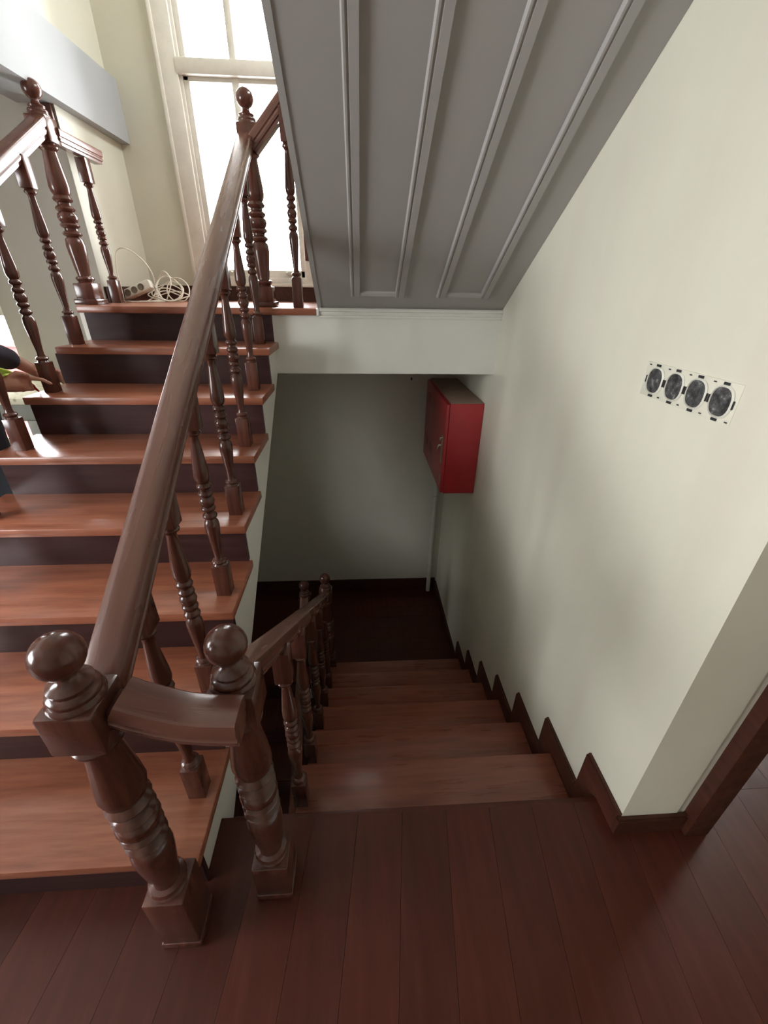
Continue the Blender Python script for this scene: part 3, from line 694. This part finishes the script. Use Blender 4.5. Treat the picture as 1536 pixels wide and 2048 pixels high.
fr3 = [(-0.755, 2.09, ZL+0.085), (-0.74, 2.10, ZL+0.06), (-0.72, 2.09, ZL+0.02), (-0.70, 2.06, ZL+0.005), (-0.75, 2.02, ZL+0.004), (-0.82, 2.03, ZL+0.004)]
cabm.tube([tuple(Vector(q)-pb) for q in spline(fr3)], CR, 7)
cabm.build('cable', 'cable', ps)

# wooden block on the wall end beside the beam
bk = MB().bbox((-1.02, 1.866, 1.90), (-0.936, 1.889, 2.028), 0.004).build('wooden_block', 'turned'); recentre(bk)
tag(bk, 'dark wooden block on the wall end right under the white beam', 'block')

# ------------------------------------------------------------------ hall at the left: table, boards, person
tbp = Vector((-1.5, 1.62, 0)); tbl = empty('work_table', tbp); tag(tbl, 'grey green table with a cream patterned cover at the left edge', 'table')
child(MB().bbox((-1.95, 1.42, 0.825), (-1.135, 1.85, 0.855), 0.004), 'table_top', 'cloth', tbl, tbp)
child(MB().bbox((-1.92, 1.44, 0.74), (-1.155, 1.83, 0.825), 0.004), 'apron', 'table', tbl, tbp)
for x in (-1.9, -1.2):
    for y in (1.46, 1.81): child(MB().bbox((x-0.025, y-0.02, 0), (x+0.025, y+0.02, 0.75), 0.003), 'leg', 'table', tbl, tbp)
w4 = Vector((-1.94, 1.94, 0.45)); win4 = empty('window_4', w4); struct(win4, 'low bright hall window at the left edge')
for a, bb, n in (((-2.79, 1.92, 0.45), (-2.74, 1.97, 2.05), 'frame_stile'), ((-1.5, 1.92, 0.45), (-1.476, 1.97, 2.05), 'frame_stile'), ((-2.79, 1.92, 0.45), (-1.476, 1.97, 0.49), 'frame_rail'), ((-2.79, 1.905, 1.178), (-1.476, 1.97, 1.25), 'transom'), ((-2.79, 1.92, 2.01), (-1.476, 1.97, 2.05), 'frame_rail')):
    child(MB().bbox(a, bb, 0.003), n, 'frame', win4, w4)
child(MB().box((-2.76, 1.943, 0.47), (-1.49, 1.947, 1.20)), 'pane', 'glass', win4, w4)
child(MB().box((-2.76, 1.943, 1.22), (-1.49, 1.947, 2.03)), 'pane', 'glass', win4, w4)
bd = empty('garden_wall', (-2.2, 2.3, 0)); tag(bd, 'pink wall seen outside the low hall window at the left edge', 'wall')
child(MB().bbox((-3.2, 2.25, 0.0), (-1.25, 2.33, 0.98), 0.004), 'wall_body', 'pink', bd, (-2.2, 2.3, 0))
child(MB().bbox((-3.2, 2.235, 0.98), (-1.25, 2.345, 1.0), 0.004), 'coping', 'pink', bd, (-2.2, 2.3, 0))

# ------------------------------------------------------------------ person at the table
def capsules(name, segs, mat, parent, base, vox, inflate=0.0):
    m = MB()
    for (p, q, r0, r1) in segs:
        p, q = Vector(p)-Vector(base), Vector(q)-Vector(base); r0 += inflate; r1 += inflate
        d = (q-p); L = d.length; d = d.normalized() if L > 1e-6 else Vector((0, 0, 1))
        N = 5; path = []; rad = []
        for k in range(N):      # rounded start
            t = math.pi/2*k/N; path.append(p-d*r0*math.cos(t)); rad.append(max(1e-4, r0*math.sin(t)))
        path += [p, q]; rad += [r0, r1]
        for k in range(N-1, -1, -1):
            t = math.pi/2*k/N; path.append(q+d*r1*math.cos(t)); rad.append(max(1e-4, r1*math.sin(t)))
        m.tube(path, rad, 14)
    o = m.build(name, mat, parent, 180)
    md = o.modifiers.new('one_surface', 'REMESH'); md.mode = 'VOXEL'; md.voxel_size = vox; md.use_smooth_shade = True
    sm = o.modifiers.new('soften', 'SMOOTH'); sm.iterations = 3; sm.factor = 0.5
    return o
pbase = (-1.15, 0.97, 0.0)
per = empty('person', pbase); tag(per, 'person in dark clothes at the left edge reaching for a baluster with bare hands', 'person')
# far hand: grips the back of the baluster
HR = [((-0.962, 1.225, 1.024), (-0.925, 1.237, 1.002), 0.024, 0.028)]
FINR = []
for dz in (0.022, 0.007, -0.008, -0.022):
    a = Vector((-0.918, 1.243, 1.0+dz)); b1 = a+Vector((0.032, 0.001, -0.003)); b2 = b1+Vector((0.028, -0.012, -0.003)); b3 = b2+Vector((0.012, -0.018, -0.002))
    FINR += [(a, b1, 0.0095, 0.0088), (b1, b2, 0.0088, 0.0078), (b2, b3, 0.0078, 0.0066)]
t0 = Vector((-0.938, 1.215, 1.018)); FINR += [(t0, t0+Vector((0.022, -0.014, -0.004)), 0.0115, 0.010), (t0+Vector((0.022, -0.014, -0.004)), t0+Vector((0.028, -0.036, -0.010)), 0.010, 0.008)]
# near hand: closed round the red tool, index finger stretched across the baluster
HL = [((-1.03, 1.05, 1.0), (-0.985, 1.085, 0.992), 0.026, 0.030), ((-0.985, 1.085, 0.992), (-0.955, 1.105, 0.988), 0.032, 0.033)]
FINL = []
for dz in (0.012, -0.006, -0.022):
    a = Vector((-0.945, 1.113, 0.986+dz)); b1 = a+Vector((0.022, 0.012, 0.0)); b2 = b1+Vector((-0.006, 0.022, -0.006)); b3 = b2+Vector((-0.022, 0.006, 0.0))
    FINL += [(a, b1, 0.0105, 0.0100), (b1, b2, 0.0100, 0.0090), (b2, b3, 0.0090, 0.0075)]
FINL += [((-0.945, 1.112, 1.008), (-0.908, 1.127, 1.006), 0.0105, 0.0097), ((-0.908, 1.127, 1.006), (-0.872, 1.139, 0.997), 0.0097, 0.0085), ((-0.872, 1.139, 0.997), (-0.847, 1.144, 0.980), 0.0085, 0.0070)]
FINL += [((-0.962, 1.088, 1.014), (-0.928, 1.098, 1.028), 0.0125, 0.0110), ((-0.928, 1.098, 1.028), (-0.902, 1.110, 1.021), 0.0110, 0.0088)]
ARMR = [((-1.00, 1.02, 1.34), (-1.045, 1.03, 1.15), 0.045, 0.038), ((-1.045, 1.03, 1.15), (-0.985, 1.205, 1.050), 0.038, 0.026), ((-0.985, 1.205, 1.050), (-0.962, 1.225, 1.024), 0.026, 0.024)]
ARML = [((-1.32, 1.02, 1.34), (-1.31, 0.99, 1.09), 0.045, 0.038), ((-1.31, 0.99, 1.09), (-1.03, 1.05, 1.0), 0.038, 0.026)]
OFF = Vector((0.10, -0.13, 0.0))
def shift(L): return [(tuple(Vector(a)+OFF), tuple(Vector(b)+OFF), r, q) for a, b, r, q in L]
TORSO = [((-1.25, 1.08, 0.92), (-1.26, 1.12, 1.12), 0.135, 0.125), ((-1.26, 1.12, 1.12), (-1.26, 1.16, 1.30), 0.125, 0.12), ((-1.33, 1.16, 1.31), (-1.19, 1.16, 1.31), 0.10, 0.10), ((-1.41, 1.15, 1.34), (-1.11, 1.15, 1.34), 0.062, 0.062)]
HEAD = [((-1.26, 1.17, 1.38), (-1.258, 1.21, 1.46), 0.052, 0.05), ((-1.257, 1.235, 1.545), (-1.257, 1.245, 1.52), 0.088, 0.08), ((-1.257, 1.29, 1.475), (-1.257, 1.27, 1.50), 0.045, 0.06), ((-1.257, 1.335, 1.515), (-1.257, 1.325, 1.54), 0.014, 0.008), ((-1.257, 1.312, 1.478), (-1.257, 1.312, 1.474), 0.022, 0.02), ((-1.345, 1.235, 1.52), (-1.34, 1.225, 1.545), 0.014, 0.014), ((-1.17, 1.235, 1.52), (-1.175, 1.225, 1.545), 0.014, 0.014)]
TORSO = shift(TORSO); HEAD = shift(HEAD)
LEGS = []
for sx in (-1, 1):
    hx = -1.25+sx*0.085
    LEGS += [((hx, 1.08, 0.88), (hx+sx*0.01, 1.07, 0.48), 0.088, 0.058), ((hx+sx*0.01, 1.07, 0.48), (hx+sx*0.012, 1.03, 0.09), 0.056, 0.038), ((hx+sx*0.012, 1.04, 0.045), (hx+sx*0.018, 1.20, 0.035), 0.040, 0.032)]
LEGS = shift(LEGS)
capsules('body', TORSO+HEAD+ARMR+ARML+HR+FINR+HL+FINL+LEGS, 'skin', per, pbase, 0.006)
capsules('jacket', TORSO+[ARMR[0], (ARMR[1][0], (-0.998, 1.167, 1.072), 0.038, 0.029), ARML[0], (ARML[1][0], (-1.10, 1.035, 1.02), 0.038, 0.03)], 'jacket', per, pbase, 0.009, 0.014)
capsules('trousers', shift([((-1.30, 1.08, 0.90), (-1.20, 1.08, 0.90), 0.12, 0.12)])+[q for i, q in enumerate(LEGS) if i % 3 != 2], 'jeans', per, pbase, 0.009, 0.014)
capsules('shoe', [LEGS[2]], 'shoe', per, pbase, 0.008, 0.012); capsules('shoe', [LEGS[5]], 'shoe', per, pbase, 0.008, 0.012)
capsules('hair', shift([((-1.257, 1.215, 1.565), (-1.257, 1.235, 1.572), 0.088, 0.082), ((-1.257, 1.19, 1.50), (-1.257, 1.20, 1.54), 0.075, 0.082)]), 'hair', per, pbase, 0.008, 0.006)
for sx in (-0.032, 0.032):
    e = MB().sphere((0, 0, 0), 0.011, 12, 8).build('eye', 'film', per); e.location = Vector((-1.257+sx, 1.318, 1.532))+OFF-Vector(pbase)
a = Vector((-0.952, 1.118, 1.03)); q = Vector((-0.923, 1.170, 0.944))
k = MB().tube([a, a.lerp(q, 0.1), a.lerp(q, 0.75), a.lerp(q, 0.8), q], [0.007, 0.009, 0.009, 0.006, 0.003], 12).build('marker_pen', 'redtool'); recentre(k)
tag(k, 'red pen-like tool held in the hand beside the left baluster', 'tool')
k = MB(); cl = []
m = MB(); n = 14; v = []; f = []
for i in range(n):
    for j in range(8):
        u = i/(n-1); t = j/7
        v.append((-1.05+0.10*u, 1.055+0.035*u+0.02*math.sin(5*t), 1.052+0.012*math.sin(4*u+3*t)-0.035*t))
for i in range(n-1):
    for j in range(7): f.append((i*8+j, (i+1)*8+j, (i+1)*8+j+1, i*8+j+1))
m.add(v, f, True); k = m.build('cleaning_cloth', 'lime'); sd = k.modifiers.new('thick', 'SOLIDIFY'); sd.thickness = 0.006; recentre(k)
tag(k, 'lime green cloth held over the fist at the left edge', 'cloth')
